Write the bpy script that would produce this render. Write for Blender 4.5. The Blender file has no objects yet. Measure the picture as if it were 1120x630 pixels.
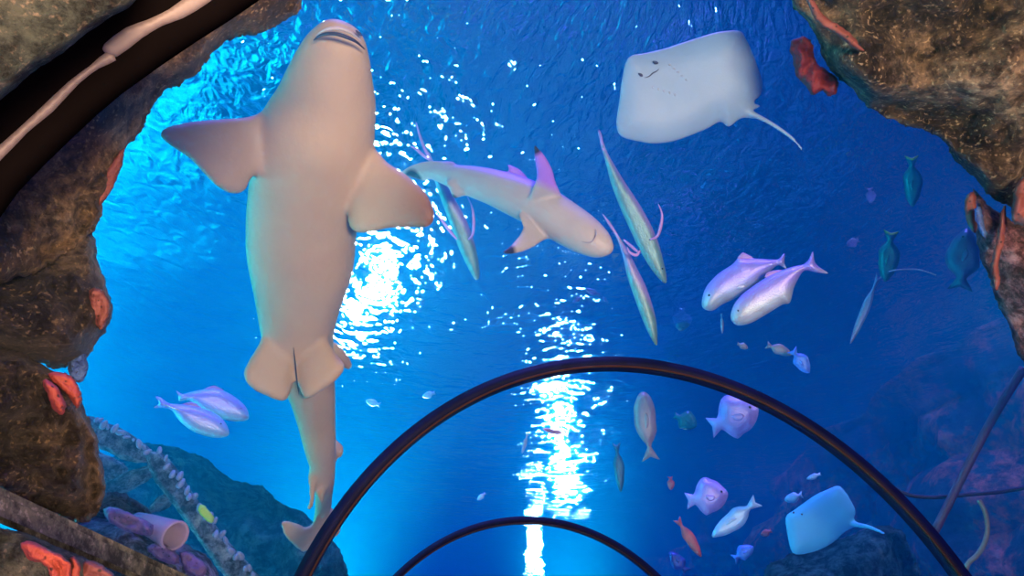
import bpy, bmesh, math, random
from mathutils import Vector, Matrix, noise
from mathutils.geometry import delaunay_2d_cdt
random.seed(7)
PI = math.pi
sc = bpy.context.scene
COL = sc.collection

# ---------------------------------------------------------------- camera
F = 680.0
pitch, yaw, roll = math.radians(36.5), math.radians(9.1), math.radians(0.2)
CAM = Vector((0, 0, 1.45))
fw = Vector((math.sin(yaw) * math.cos(pitch), math.cos(yaw) * math.cos(pitch), math.sin(pitch)))
r0 = Vector((math.cos(yaw), -math.sin(yaw), 0)); u0 = r0.cross(fw)
rt = r0 * math.cos(roll) + u0 * math.sin(roll)
up = u0 * math.cos(roll) - r0 * math.sin(roll)
cam = bpy.data.objects.new('camera', bpy.data.cameras.new('camera')); COL.objects.link(cam)
cam.matrix_world = Matrix(((rt.x, up.x, -fw.x, CAM.x), (rt.y, up.y, -fw.y, CAM.y), (rt.z, up.z, -fw.z, CAM.z), (0, 0, 0, 1)))
cam.data.sensor_width = 36; cam.data.lens = F * 36 / 1120; cam.data.clip_start = 0.02; cam.data.clip_end = 200
sc.camera = cam

# ---------------------------------------------------------------- world, lights, exposure
sc.view_settings.view_transform = 'Standard'; sc.view_settings.look = 'None'
sc.view_settings.gamma = 1; sc.view_settings.use_curve_mapping = False
sc.view_settings.exposure = 0.0
w = bpy.data.worlds.new('world'); sc.world = w; w.use_nodes = True
w.node_tree.nodes['Background'].inputs['Color'].default_value = (0.01, 0.12, 0.6, 1)
w.node_tree.nodes['Background'].inputs['Strength'].default_value = 0.25

def light(name, kind, loc, energy, color, aim=None, size=1.0, size_y=None, **kw):
    d = bpy.data.lights.new(name, kind); d.energy = energy; d.color = color
    if kind == 'AREA':
        d.size = size
        if size_y: d.shape = 'RECTANGLE'; d.size_y = size_y
    elif kind == 'SUN': d.angle = size
    else: d.shadow_soft_size = size
    for k, v in kw.items(): setattr(d, k, v)
    o = bpy.data.objects.new(name, d); COL.objects.link(o); o.location = loc
    if aim is not None: o.rotation_euler = (Vector(aim) - Vector(loc)).to_track_quat('-Z', 'Y').to_euler()
    return o
SURF = 4.6
# the hall's floodlights above the water: blue, and violet on the fishes' backs
light('flood_above_water', 'SUN', (0, 4, 9), 3.2, (0.0, 0.20, 1.0), aim=(0.6, 5, 0), size=0.3)
light('violet_flood', 'SUN', (0, 0, 9), 8.0, (0.62, 0.20, 1.0), aim=(0.3, 3.2, 0), size=0.2)
# unseen light added for the cyan glow of the left water
light('added_left_glow', 'AREA', (-2.8, 4.6, 0.3), 8200, (0.02, 1.0, 0.58), aim=(-6.8, 5.0, 2.6), size=1.2, spread=math.radians(120))
# unseen lamps added low in the tank for the rippled surface to mirror as glitter
light('added_glitter_lamp', 'AREA', (3.84, 14.9, 1.2), 120, (1.0, 0.75, 0.6), aim=(2.1, 8.0, 4.6), size=0.5, spread=math.radians(20))
light('added_glitter_lamp', 'AREA', (-1.0, 8.2, 1.6), 150, (1.0, 0.75, 0.6), aim=(-.5, 3.9, 4.6), size=0.55, spread=math.radians(40))
light('added_glitter_lamp', 'AREA', (3.2, 16.3, 3.7), 22, (1.0, 0.75, 0.6), aim=(2.55, 12.5, 4.6), size=0.4, spread=math.radians(40))
# tunnel lamps, neutral warm, shining up and out
light('tunnel_lamp', 'SPOT', (0.5, -0.9, 1.2), 800, (1.0, 0.60, 0.37), aim=(0.5, 1.7, 3.5), size=0.25, spot_size=math.radians(92), spot_blend=0.8)
light('tunnel_wall_lamp', 'AREA', (1.4, -0.8, 0.9), 14, (1.0, 0.80, 0.60), aim=(0.4, 0.9, 1.8), size=0.5)
light('added_reef_fill', 'AREA', (4.6, 2.8, 4.25), 45, (1.0, 0.6, 0.6), aim=(5.4, 7.0, 2.4), size=0.8)  # unseen fill added to brighten the right reef wall
sc.cycles.volume_bounces = 1
sc.cycles.max_bounces = 8
sc.cycles.transparent_max_bounces = 16
sc.cycles.sample_clamp_indirect = 4

# ---------------------------------------------------------------- helpers
def ray(px, py):
    return (rt * (px - 560) / F - up * (py - 315) / F + fw).normalized()
def W(px, py, d):
    return CAM + ray(px, py) * d

def tag(o, label=None, cat=None, group=None, kind=None):
    if label: o['label'] = label
    if cat: o['category'] = cat
    if group: o['group'] = group
    if kind: o['kind'] = kind
    return o
def struct(o): o['kind'] = 'structure'; return o

def mesh_obj(name, bm, mat, parent=None, smooth=True, recenter=True):
    bmesh.ops.recalc_face_normals(bm, faces=bm.faces[:])
    me = bpy.data.meshes.new(name)
    c = Vector((0, 0, 0))
    if recenter and parent is None:
        lo = Vector([min(v.co[i] for v in bm.verts) for i in range(3)]); hi = Vector([max(v.co[i] for v in bm.verts) for i in range(3)])
        c = (lo + hi) / 2
    elif parent is not None:
        c = parent.location.copy()
    bmesh.ops.translate(bm, verts=bm.verts[:], vec=-c)
    bm.to_mesh(me); bm.free()
    if smooth:
        for p in me.polygons: p.use_smooth = True
    if isinstance(mat, (list, tuple)):
        for m in mat: me.materials.append(m)
    elif mat: me.materials.append(mat)
    o = bpy.data.objects.new(name, me); COL.objects.link(o)
    if parent is not None: o.parent = parent
    else: o.location = c
    return o

def new_mat(name):
    m = bpy.data.materials.new(name); m.use_nodes = True
    nt = m.node_tree
    return m, nt, nt.nodes.get('Principled BSDF'), nt.nodes.get('Material Output')
def N(nt, typ, **kw):
    n = nt.nodes.new(typ)
    for k, v in kw.items(): setattr(n, k, v)
    return n
def ramp(nt, stops):
    n = nt.nodes.new('ShaderNodeValToRGB'); e = n.color_ramp.elements
    while len(e) < len(stops): e.new(0.5)
    for i, (p, c) in enumerate(stops):
        e[i].position = p; e[i].color = (*c, 1) if len(c) == 3 else c
    return n

# ---------------------------------------------------------------- setting
R = 1.4; CX = 0.71 * R; CZ = 1.45 + 0.04 * R
HD = (1.77 * R, 3.60 * R)

# volume: the water, bored through by the dry tunnel
def water_volume():
    bm = bmesh.new()
    x0, x1, z0, z1 = -12, 14, 0.0, SURF + 0.05
    prof = [(x0, z0), (CX - R, z0), (CX - R, CZ)]
    prof += [(CX - R * math.cos(a), CZ + R * math.sin(a)) for a in [PI * k / 32 for k in range(1, 32)]]
    prof += [(CX + R, CZ), (CX + R, z0), (x1, z0), (x1, z1), (x0, z1)]
    a = [bm.verts.new((x, -0.35, z)) for x, z in prof]; b = [bm.verts.new((x, 26, z)) for x, z in prof]
    n = len(prof)
    for i in range(n): bm.faces.new((a[i], a[(i + 1) % n], b[(i + 1) % n], b[i]))
    bm.faces.new(a); bm.faces.new(b[::-1])
    m = bpy.data.materials.new('sea_water'); m.use_nodes = True; nt = m.node_tree; nt.nodes.clear()
    out = N(nt, 'ShaderNodeOutputMaterial'); s = N(nt, 'ShaderNodeVolumeScatter'); ab = N(nt, 'ShaderNodeVolumeAbsorption'); ad = N(nt, 'ShaderNodeAddShader')
    s.inputs['Color'].default_value = (0.0, 0.60, 1, 1); s.inputs['Density'].default_value = 0.07; s.inputs['Anisotropy'].default_value = 0.3
    ab.inputs['Color'].default_value = (0.0, 0.62, 0.93, 1); ab.inputs['Density'].default_value = 0.20
    nt.links.new(s.outputs[0], ad.inputs[0]); nt.links.new(ab.outputs[0], ad.inputs[1]); nt.links.new(ad.outputs[0], out.inputs['Volume'])
    o = mesh_obj('water', bm, m, smooth=False, recenter=False); struct(o)
water_volume()

# rippled water surface seen from beneath
def water_surface():
    bm = bmesh.new()
    nx, ny = 230, 260; x0, x1, y0, y1 = -9.0, 11.0, -0.3, 20
    vs = []
    for j in range(ny + 1):
        t = j / ny; y = y0 + (y1 - y0) * t ** 1.3
        row = []
        for i in range(nx + 1):
            x = x0 + (x1 - x0) * i / nx
            q = Vector((x * 0.75 + 0.35 * y, y * 0.75 - .3 * x, 0))
            z = 0.03 * noise.noise(q * 1.1) + 0.014 * noise.noise(q * 3.1 + Vector((4, 0, 2)))
            row.append(bm.verts.new((x, y, SURF + z)))
        vs.append(row)
    for j in range(ny):
        for i in range(nx): bm.faces.new((vs[j][i], vs[j][i + 1], vs[j + 1][i + 1], vs[j + 1][i]))
    m = bpy.data.materials.new('water_surface'); m.use_nodes = True; nt = m.node_tree; nt.nodes.clear()
    out = N(nt, 'ShaderNodeOutputMaterial')
    tc = N(nt, 'ShaderNodeTexCoord')
    # ripples run in arcs around a point above the tunnel entrance
    sb = N(nt, 'ShaderNodeVectorMath', operation='SUBTRACT'); sb.inputs[1].default_value = (0.9, 0.6, SURF)
    fl = N(nt, 'ShaderNodeVectorMath', operation='MULTIPLY'); fl.inputs[1].default_value = (1, 1, 0)
    ln = N(nt, 'ShaderNodeVectorMath', operation='LENGTH'); nm = N(nt, 'ShaderNodeVectorMath', operation='NORMALIZE')
    sc1 = N(nt, 'ShaderNodeVectorMath', operation='SCALE'); sc1.inputs['Scale'].default_value = 2.8
    cx = N(nt, 'ShaderNodeCombineXYZ'); mp = N(nt, 'ShaderNodeVectorMath', operation='ADD')
    nt.links.new(sb.outputs[0], fl.inputs[0]); nt.links.new(fl.outputs[0], ln.inputs[0]); nt.links.new(fl.outputs[0], nm.inputs[0]); nt.links.new(nm.outputs[0], sc1.inputs[0])
    nt.links.new(ln.outputs['Value'], cx.inputs['Z']); nt.links.new(sc1.outputs[0], mp.inputs[0]); nt.links.new(cx.outputs[0], mp.inputs[1])
    n1 = N(nt, 'ShaderNodeTexNoise'); n1.inputs['Scale'].default_value = 9.5; n1.inputs['Detail'].default_value = 2.5; n1.inputs['Distortion'].default_value = 0.8
    bp = N(nt, 'ShaderNodeBump'); bp.inputs['Strength'].default_value = 0.8; bp.inputs['Distance'].default_value = 0.025
    tr = N(nt, 'ShaderNodeBsdfTransparent'); tr.inputs[0].default_value = (0.55, 0.8, 1, 1)
    gl = N(nt, 'ShaderNodeBsdfGlossy'); gl.inputs['Color'].default_value = (0.7, 0.9, 1, 1); gl.inputs['Roughness'].default_value = 0.03
    mx = N(nt, 'ShaderNodeMixShader'); mx.inputs[0].default_value = 0.55
    nt.links.new(tc.outputs['Object'], sb.inputs[0]); nt.links.new(mp.outputs[0], n1.inputs['Vector'])
    nt.links.new(n1.outputs['Fac'], bp.inputs['Height']); nt.links.new(bp.outputs[0], gl.inputs['Normal'])
    nt.links.new(tr.outputs[0], mx.inputs[1]); nt.links.new(gl.outputs[0], mx.inputs[2]); nt.links.new(mx.outputs[0], out.inputs['Surface'])
    o = mesh_obj('water_surface', bm, m, recenter=False); struct(o)
water_surface()

def rock_mat(name, stops, scale=6.0, bump=0.6, rough=0.7, spec=0.3, speck=0.0, speck_col=(0.6, 0.45, 0.25)):
    m, nt, p, out = new_mat(name)
    tc = N(nt, 'ShaderNodeTexCoord')
    n1 = N(nt, 'ShaderNodeTexNoise'); n1.inputs['Scale'].default_value = scale; n1.inputs['Detail'].default_value = 9; n1.inputs['Roughness'].default_value = 0.65
    n2 = N(nt, 'ShaderNodeTexNoise'); n2.inputs['Scale'].default_value = scale * 20; n2.inputs['Detail'].default_value = 5
    vo = N(nt, 'ShaderNodeTexVoronoi'); vo.inputs['Scale'].default_value = scale * 13
    for n in (n1, n2, vo): nt.links.new(tc.outputs['Object'], n.inputs['Vector'])
    cr = ramp(nt, stops); nt.links.new(n1.outputs['Fac'], cr.inputs[0])
    col = cr.outputs[0]
    if speck > 0:
        r2 = ramp(nt, [(0.57, (0, 0, 0)), (0.66, (speck,) * 3)])
        nt.links.new(n2.outputs['Fac'], r2.inputs[0])
        mx = N(nt, 'ShaderNodeMixRGB'); mx.inputs[2].default_value = (*speck_col, 1)
        nt.links.new(r2.outputs[0], mx.inputs[0]); nt.links.new(col, mx.inputs[1]); col = mx.outputs[0]
    n3 = N(nt, 'ShaderNodeTexNoise'); n3.inputs['Scale'].default_value = scale * 4.5; n3.inputs['Detail'].default_value = 8; n3.inputs['Roughness'].default_value = 0.75
    nt.links.new(tc.outputs['Object'], n3.inputs['Vector'])
    r3 = ramp(nt, [(0.42, (0.08, 0.08, 0.08)), (0.50, (0.7, 0.7, 0.68)), (0.60, (1.7, 1.6, 1.45))]); nt.links.new(n3.outputs['Fac'], r3.inputs[0])
    ml = N(nt, 'ShaderNodeMixRGB', blend_type='MULTIPLY'); ml.inputs[0].default_value = 0.85
    nt.links.new(col, ml.inputs[1]); nt.links.new(r3.outputs[0], ml.inputs[2]); col = ml.outputs[0]
    nt.links.new(col, p.inputs['Base Color'])
    ad = N(nt, 'ShaderNodeMath', operation='MULTIPLY_ADD'); ad.inputs[1].default_value = 0.8
    nt.links.new(n3.outputs['Fac'], ad.inputs[0]); nt.links.new(n1.outputs['Fac'], ad.inputs[2])
    bp = N(nt, 'ShaderNodeBump'); bp.inputs['Strength'].default_value = bump; bp.inputs['Distance'].default_value = 0.42 / scale
    nt.links.new(ad.outputs[0], bp.inputs['Height']); nt.links.new(bp.outputs[0], p.inputs['Normal'])
    p.inputs['Roughness'].default_value = rough; p.inputs['Specular IOR Level'].default_value = spec
    return m

M = {}
M['wall'] = rock_mat('tank_wall_paint', [(0.3, (0.03, 0.12, 0.30)), (0.7, (0.05, 0.22, 0.45))], 0.6, 0.2)
M['pale_wall'] = rock_mat('pale_blue_tank_paint', [(0.2, (0.12, 0.50, 0.60)), (0.8, (0.16, 0.62, 0.72))], 0.5, 0.1)
M['reefwall'] = rock_mat('reef_wall', [(0.42, (0.01, 0.05, 0.06)), (0.50, (0.04, 0.10, 0.10)), (0.56, (0.65, 0.14, 0.10)), (0.66, (0.25, 0.22, 0.2))], 1.3, 1.0)
M['sand'] = rock_mat('tank_sand', [(0.3, (0.25, 0.3, 0.3)), (0.7, (0.4, 0.42, 0.38))], 3, 0.3)

def slab(name, pts, mat, bumpy=0.0, n=40):
    """quad sheet with relief and a closed back: pts = 4 corners"""
    bm = bmesh.new(); A, B, C_, D = [Vector(p) for p in pts]
    nrm = (B - A).cross(D - A).normalized()
    g = []
    for j in range(n + 1):
        row = []
        for i in range(n + 1):
            s, t = i / n, j / n
            p = A * (1 - s) * (1 - t) + B * s * (1 - t) + C_ * s * t + D * (1 - s) * t
            if bumpy: p = p + nrm * bumpy * (noise.fractal(p * 0.5, 1.0, 2.0, 5) + 0.25)
            row.append(bm.verts.new(p))
        g.append(row)
    for j in range(n):
        for i in range(n): bm.faces.new((g[j][i], g[j][i + 1], g[j + 1][i + 1], g[j + 1][i]))
    o = mesh_obj(name, bm, mat, recenter=False); struct(o)
    md = o.modifiers.new('s', 'SOLIDIFY'); md.thickness = 0.15; md.offset = -1 if not bumpy else 1
    return o
slab('wall_far', [(-12, 20, -0.2), (14, 20, -0.2), (14, 20, SURF + .6), (-12, 20, SURF + .6)], M['wall'], 0.4)
slab('wall_left', [(-6.2, -3, -0.2), (-7.6, 21, -0.2), (-7.6, 21, SURF + .6), (-6.2, -3, SURF + .6)], M['pale_wall'], 0.25)
slab('wall_right', [(5.4, -2, -0.2), (5.6, 21, -0.2), (6.0, 21, SURF + .6), (5.6, -2, SURF + .6)], M['reefwall'], 1.0, 70)
slab('floor', [(-12, -3, -0.05), (14, -3, -0.05), (14, 21, -0.05), (-12, 21, -0.05)], M['sand'])

# acrylic panels of the tunnel
def acrylic():
    m = bpy.data.materials.new('clear_acrylic'); m.use_nodes = True; nt = m.node_tree; nt.nodes.clear()
    out = N(nt, 'ShaderNodeOutputMaterial'); tr = N(nt, 'ShaderNodeBsdfTransparent'); tr.inputs[0].default_value = (0.96, 0.985, 0.99, 1)
    nt.links.new(tr.outputs[0], out.inputs['Surface'])
    for k, (y0, y1) in enumerate(((0.25, HD[0] - .03), (HD[0] + .03, HD[1] - .03), (HD[1] + .03, HD[1] + 2.5))):
        bm = bmesh.new(); rows = []
        prof = [(CX - R * 0.99, 0.0)] + [(CX - R * 0.99 * math.cos(a), CZ + R * 0.99 * math.sin(a)) for a in [PI * q / 48 for q in range(49)]] + [(CX + R * 0.99, 0.0)]
        a = [bm.verts.new((x, y0, z)) for x, z in prof]; b = [bm.verts.new((x, y1, z)) for x, z in prof]
        for i in range(len(prof) - 1): bm.faces.new((a[i], a[i + 1], b[i + 1], b[i]))
        struct(mesh_obj('window_%d' % (k + 1), bm, m, recenter=False))
acrylic()
#OBJECTS#
# ---------------------------------------------------------------- shape builders
def seg_dist(p, poly):
    best = 1e9
    for i in range(len(poly)):
        a = poly[i]; b = poly[(i + 1) % len(poly)]; dx, dy = b[0] - a[0], b[1] - a[1]
        L = dx * dx + dy * dy or 1e-9
        t = max(0, min(1, ((p[0] - a[0]) * dx + (p[1] - a[1]) * dy) / L))
        d = math.hypot(p[0] - a[0] - t * dx, p[1] - a[1] - t * dy)
        if d < best: best = d
    return best
def inside(p, poly):
    c = False; n = len(poly); j = n - 1
    for i in range(n):
        a, b = poly[i], poly[j]
        if (a[1] > p[1]) != (b[1] > p[1]) and p[0] < (b[0] - a[0]) * (p[1] - a[1]) / (b[1] - a[1]) + a[0]: c = not c
        j = i
    return c
def smooth_closed(pts, k):
    out = []; n = len(pts)
    for i in range(n):
        p0, p1, p2, p3 = [Vector((*pts[(i + j - 1) % n][:2], 0)) for j in range(4)]
        for s in range(k):
            t = s / k
            q = 0.5 * ((2 * p1) + (p2 - p0) * t + (2 * p0 - 5 * p1 + 4 * p2 - p3) * t * t + (3 * p1 - p0 - 3 * p2 + p3) * t ** 3)
            out.append((q.x, q.y))
    return out
def smooth_open(pts, k):
    """Catmull-Rom through tuples of any length"""
    out = []; n = len(pts); P = [pts[0]] + list(pts) + [pts[-1]]
    for i in range(n - 1):
        for s in range(k + (1 if i == n - 2 else 0)):
            t = s / k
            out.append(tuple(0.5 * (2 * P[i + 1][c] + (P[i + 2][c] - P[i][c]) * t + (2 * P[i][c] - 5 * P[i + 1][c] + 4 * P[i + 2][c] - P[i + 3][c]) * t * t + (3 * P[i + 1][c] - P[i][c] - 3 * P[i + 2][c] + P[i + 3][c]) * t ** 3) for c in range(len(pts[0]))))
    return out

def inflate(bm, pts, depth, T, E=40, t0=0.004, step=5, k=3, rough=0, namp=0.0, nscale=3.0, wob=None, power=0.5):
    """a solid whose silhouette is the outline pts; depth(px,py) metres to its middle, T its half thickness, E the rounding width"""
    if not callable(depth):
        dv = depth; depth = lambda x, y: dv
    o = smooth_closed(pts, k) if k > 1 else list(pts)
    # resample
    out = []
    for i in range(len(o)):
        a = o[i]; b = o[(i + 1) % len(o)]; L = math.hypot(b[0] - a[0], b[1] - a[1]); n = max(1, int(L / (2.2 if rough > 2 else step)))
        for s in range(n):
            x = a[0] + (b[0] - a[0]) * s / n; y = a[1] + (b[1] - a[1]) * s / n
            if rough:
                q = Vector((x * 0.045, y * 0.045, 3.3))
                x += rough * (noise.noise(q) + 0.6 * noise.noise(q * 3.7) + 0.35 * noise.noise(q * 9)); y += rough * (noise.noise(q + Vector((9, 9, 9))) + 0.6 * noise.noise(q * 3.7 + Vector((5, 1, 2))) + 0.35 * noise.noise(q * 9 + Vector((1, 7, 4))))
            if not out or math.hypot(x - out[-1][0], y - out[-1][1]) > 1.2: out.append((x, y))
    nb = len(out)
    xs = [p[0] for p in out]; ys = [p[1] for p in out]
    P = [Vector(p) for p in out]
    y = min(ys) + step * .5; r = 0
    while y < max(ys):
        x = min(xs) + (step * .5 if r % 2 else 0)
        while x < max(xs):
            if inside((x, y), out) and seg_dist((x, y), out) > step * .55: P.append(Vector((x, y)))
            x += step
        y += step * .87; r += 1
    V, Ed, Fc, ov, oe, of = delaunay_2d_cdt(P, [(i, (i + 1) % nb) for i in range(nb)], [], 1, 1e-4)
    front, back = [], []
    for v in V:
        e = seg_dist(v, out); q = max(0, min(1, e / E)); h = t0 + T * (1 - (1 - q) ** 2) ** power
        d = depth(v.x, v.y) + (wob(v.x, v.y) if wob else 0)
        a = W(v.x, v.y, d - h); b = W(v.x, v.y, d + h)
        if namp:
            rd = ray(v.x, v.y); f = min(1, e / 12)
            for_ = noise.hetero_terrain(a * nscale, 0.9, 2.1, 6, 0.6) - 0.7
            a = a + rd * (namp * for_ * f); 
            b = b + rd * (namp * noise.fractal(b * nscale, 1, 2, 4) * f)
            if (b - a).dot(rd) < 0.01: b = a + rd * 0.01
        front.append(bm.verts.new(a)); back.append(bm.verts.new(b))
    cnt = {}
    for f in Fc:
        bm.faces.new([front[i] for i in f]); bm.faces.new([back[i] for i in reversed(f)])
        for i in range(len(f)):
            e = (f[i], f[(i + 1) % len(f)]); kx = (min(e), max(e)); cnt.setdefault(kx, []).append(e)
    for kx, l in cnt.items():
        if len(l) == 1:
            a, b = l[0]; bm.faces.new((front[b], front[a], back[a], back[b]))
    return bm

def loft(bm, spine, flat=0.8, nseg=20, k=5, squareness=0, flip=0):
    """tapering body along (px, py, half width in px, distance); round ends"""
    s = smooth_open(spine, k) if k > 1 else spine
    rings = []
    for i, (x, y, h, d) in enumerate(s):
        a = s[max(0, i - 1)]; b = s[min(len(s) - 1, i + 1)]
        tx, ty = b[0] - a[0], b[1] - a[1]; L = math.hypot(tx, ty) or 1; nx, ny = -ty / L, tx / L
        c = W(x, y, d); lat = W(x + nx * h, y + ny * h, d) - c
        dv = (W(b[0], b[1], b[3]) - W(a[0], a[1], a[3])).normalized()
        dep = dv.cross(lat.normalized()).normalized() * lat.length * flat
        rings.append([bm.verts.new(c + lat * math.cos(2 * PI * q / nseg) + dep * math.sin(2 * PI * q / nseg)) for q in range(nseg)])
    for i in range(len(rings) - 1):
        for q in range(nseg): bm.faces.new((rings[i][q], rings[i][(q + 1) % nseg], rings[i + 1][(q + 1) % nseg], rings[i + 1][q]))
    bm.faces.new(rings[0][::-1]); bm.faces.new(rings[-1])
    return bm

def tube(bm, pts, r, nseg=8, taper=None):
    """round cord through world points"""
    rings = []; n = len(pts); ref = Vector((0.3, 0.2, 0.9))
    for i, p in enumerate(pts):
        t = (pts[min(n - 1, i + 1)] - pts[max(0, i - 1)]).normalized()
        a = t.cross(ref).normalized(); b = t.cross(a)
        rr = r * (1 if taper is None else taper(i / (n - 1)))
        rings.append([bm.verts.new(p + a * rr * math.cos(2 * PI * q / nseg) + b * rr * math.sin(2 * PI * q / nseg)) for q in range(nseg)])
    for i in range(n - 1):
        for q in range(nseg): bm.faces.new((rings[i][q], rings[i][(q + 1) % nseg], rings[i + 1][(q + 1) % nseg], rings[i + 1][q]))
    bm.faces.new(rings[0][::-1]); bm.faces.new(rings[-1])
def pxcurve(pts, k=6):
    return [W(x, y, d) for x, y, d in smooth_open(pts, k)]
def remesh(o, voxel, smooth=2):
    m = o.modifiers.new('join', 'REMESH'); m.mode = 'VOXEL'; m.voxel_size = voxel; m.use_smooth_shade = True
    s = o.modifiers.new('soft', 'SMOOTH'); s.iterations = smooth; s.factor = 0.6
def lin(pts):
    """distance that varies linearly between two pixel anchors ((x0,y0,d0),(x1,y1,d1))"""
    (x0, y0, d0), (x1, y1, d1) = pts; L = (x1 - x0) ** 2 + (y1 - y0) ** 2
    return lambda x, y: d0 + (d1 - d0) * max(-.3, min(1.3, ((x - x0) * (x1 - x0) + (y - y0) * (y1 - y0)) / L))
def on(path):
    """distance read off the nearest point of a spine"""
    s = smooth_open(path, 5)
    def f(x, y):
        b = min(s, key=lambda p: (p[0] - x) ** 2 + (p[1] - y) ** 2); return b[3]
    return f

# ---------------------------------------------------------------- materials
def skin_mat(name, base, dark, rough=0.5, tips=(), tipr=0.1, tipcol=(0.02, 0.02, 0.03), center=None, scale=5, spec=0.4, bump=0.05, lo=0.35, hi=0.65, stretch=None, soft=0.2, metal=0, back=None):
    m, nt, p, out = new_mat(name)
    tc = N(nt, 'ShaderNodeTexCoord'); ns = N(nt, 'ShaderNodeTexNoise'); ns.inputs['Scale'].default_value = scale; ns.inputs['Detail'].default_value = 6
    src = tc.outputs['Object']
    if stretch:
        mp = N(nt, 'ShaderNodeMapping'); mp.inputs['Scale'].default_value = stretch; nt.links.new(src, mp.inputs[0]); nt.links.new(mp.outputs[0], ns.inputs['Vector'])
    else: nt.links.new(src, ns.inputs['Vector'])
    cr = ramp(nt, [(lo, dark), (hi, base)]); nt.links.new(ns.outputs['Fac'], cr.inputs[0]); col = cr.outputs[0]
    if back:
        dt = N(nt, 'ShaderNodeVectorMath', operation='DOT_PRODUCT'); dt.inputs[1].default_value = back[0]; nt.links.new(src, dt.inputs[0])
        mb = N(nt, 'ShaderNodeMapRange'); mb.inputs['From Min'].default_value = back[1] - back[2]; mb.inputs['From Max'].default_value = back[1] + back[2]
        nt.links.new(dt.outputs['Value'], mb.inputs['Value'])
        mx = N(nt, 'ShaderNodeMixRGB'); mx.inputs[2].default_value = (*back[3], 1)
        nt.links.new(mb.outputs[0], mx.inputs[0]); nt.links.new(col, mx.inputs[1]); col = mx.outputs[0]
    for t, rad in tips:
        d = N(nt, 'ShaderNodeVectorMath', operation='DISTANCE'); d.inputs[1].default_value = t - center
        nt.links.new(src, d.inputs[0])
        mr = N(nt, 'ShaderNodeMapRange'); mr.inputs['From Min'].default_value = rad * (1 - soft); mr.inputs['From Max'].default_value = rad * (1 + soft)
        mr.inputs['To Min'].default_value = 1; mr.inputs['To Max'].default_value = 0
        nt.links.new(d.outputs['Value'], mr.inputs['Value'])
        mx = N(nt, 'ShaderNodeMixRGB'); mx.inputs[2].default_value = (*tipcol, 1)
        nt.links.new(mr.outputs[0], mx.inputs[0]); nt.links.new(col, mx.inputs[1]); col = mx.outputs[0]
    nt.links.new(col, p.inputs['Base Color']); p.inputs['Roughness'].default_value = rough; p.inputs['Specular IOR Level'].default_value = spec
    p.inputs['Metallic'].default_value = metal
    n2 = N(nt, 'ShaderNodeTexNoise'); n2.inputs['Scale'].default_value = scale * 12; nt.links.new(src, n2.inputs['Vector'])
    bp = N(nt, 'ShaderNodeBump'); bp.inputs['Strength'].default_value = bump; bp.inputs['Distance'].default_value = 0.01
    nt.links.new(n2.outputs['Fac'], bp.inputs['Height']); nt.links.new(bp.outputs[0], p.inputs['Normal'])
    return m
def plain(name, col, rough=0.5, metal=0.0, spec=0.4):
    m, nt, p, out = new_mat(name)
    tc = N(nt, 'ShaderNodeTexCoord'); ns = N(nt, 'ShaderNodeTexNoise'); ns.inputs['Scale'].default_value = 9; ns.inputs['Detail'].default_value = 5
    nt.links.new(tc.outputs['Object'], ns.inputs['Vector'])
    cr = ramp(nt, [(0.3, tuple(c * 0.75 for c in col)), (0.7, tuple(min(1, c * 1.15) for c in col))]); nt.links.new(ns.outputs['Fac'], cr.inputs[0])
    nt.links.new(cr.outputs[0], p.inputs['Base Color'])
    p.inputs['Roughness'].default_value = rough; p.inputs['Metallic'].default_value = metal; p.inputs['Specular IOR Level'].default_value = spec
    return m
def sponge_mat(name, a, b, pore=55):
    m, nt, p, out = new_mat(name)
    tc = N(nt, 'ShaderNodeTexCoord'); vo = N(nt, 'ShaderNodeTexVoronoi'); vo.inputs['Scale'].default_value = pore
    ns = N(nt, 'ShaderNodeTexNoise'); ns.inputs['Scale'].default_value = pore * .5; ns.inputs['Detail'].default_value = 6
    for n in (vo, ns): nt.links.new(tc.outputs['Object'], n.inputs['Vector'])
    cr = ramp(nt, [(0.3, a), (0.7, b)]); nt.links.new(ns.outputs['Fac'], cr.inputs[0])
    r2 = ramp(nt, [(0.12, (1, 1, 1)), (0.22, (0, 0, 0))]); nt.links.new(vo.outputs['Distance'], r2.inputs[0])
    mx = N(nt, 'ShaderNodeMixRGB'); mx.inputs[2].default_value = (a[0] * .15, a[1] * .15, a[2] * .15, 1)
    nt.links.new(r2.outputs[0], mx.inputs[0]); nt.links.new(cr.outputs[0], mx.inputs[1]); nt.links.new(mx.outputs[0], p.inputs['Base Color'])
    bp = N(nt, 'ShaderNodeBump'); bp.inputs['Strength'].default_value = 1.0; bp.inputs['Distance'].default_value = 0.012
    nt.links.new(ns.outputs['Fac'], bp.inputs['Height']); nt.links.new(bp.outputs[0], p.inputs['Normal'])
    p.inputs['Roughness'].default_value = 0.75
    return m

M['rock_brown'] = rock_mat('brown_rock', [(0.38, (0.008, 0.006, 0.004)), (0.48, (0.045, 0.028, 0.013)), (0.58, (0.10, 0.065, 0.035)), (0.70, (0.20, 0.15, 0.09))], 9, 1.0, 0.55, 0.4, 0.5, (0.42, 0.31, 0.16))
M['rock_dark'] = rock_mat('dark_rock', [(0.38, (0.006, 0.006, 0.006)), (0.5, (0.03, 0.025, 0.022)), (0.60, (0.07, 0.055, 0.042)), (0.72, (0.14, 0.11, 0.08))], 11, 1.0, 0.5, 0.5, 0.45, (0.34, 0.25, 0.14))
M['rock_right'] = rock_mat('ochre_rock', [(0.36, (0.008, 0.007, 0.005)), (0.46, (0.06, 0.045, 0.025)), (0.55, (0.16, 0.12, 0.07)), (0.68, (0.36, 0.28, 0.17))], 4.0, 1.0, 0.6, 0.35, 0.7, (0.6, 0.48, 0.28))
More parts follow.
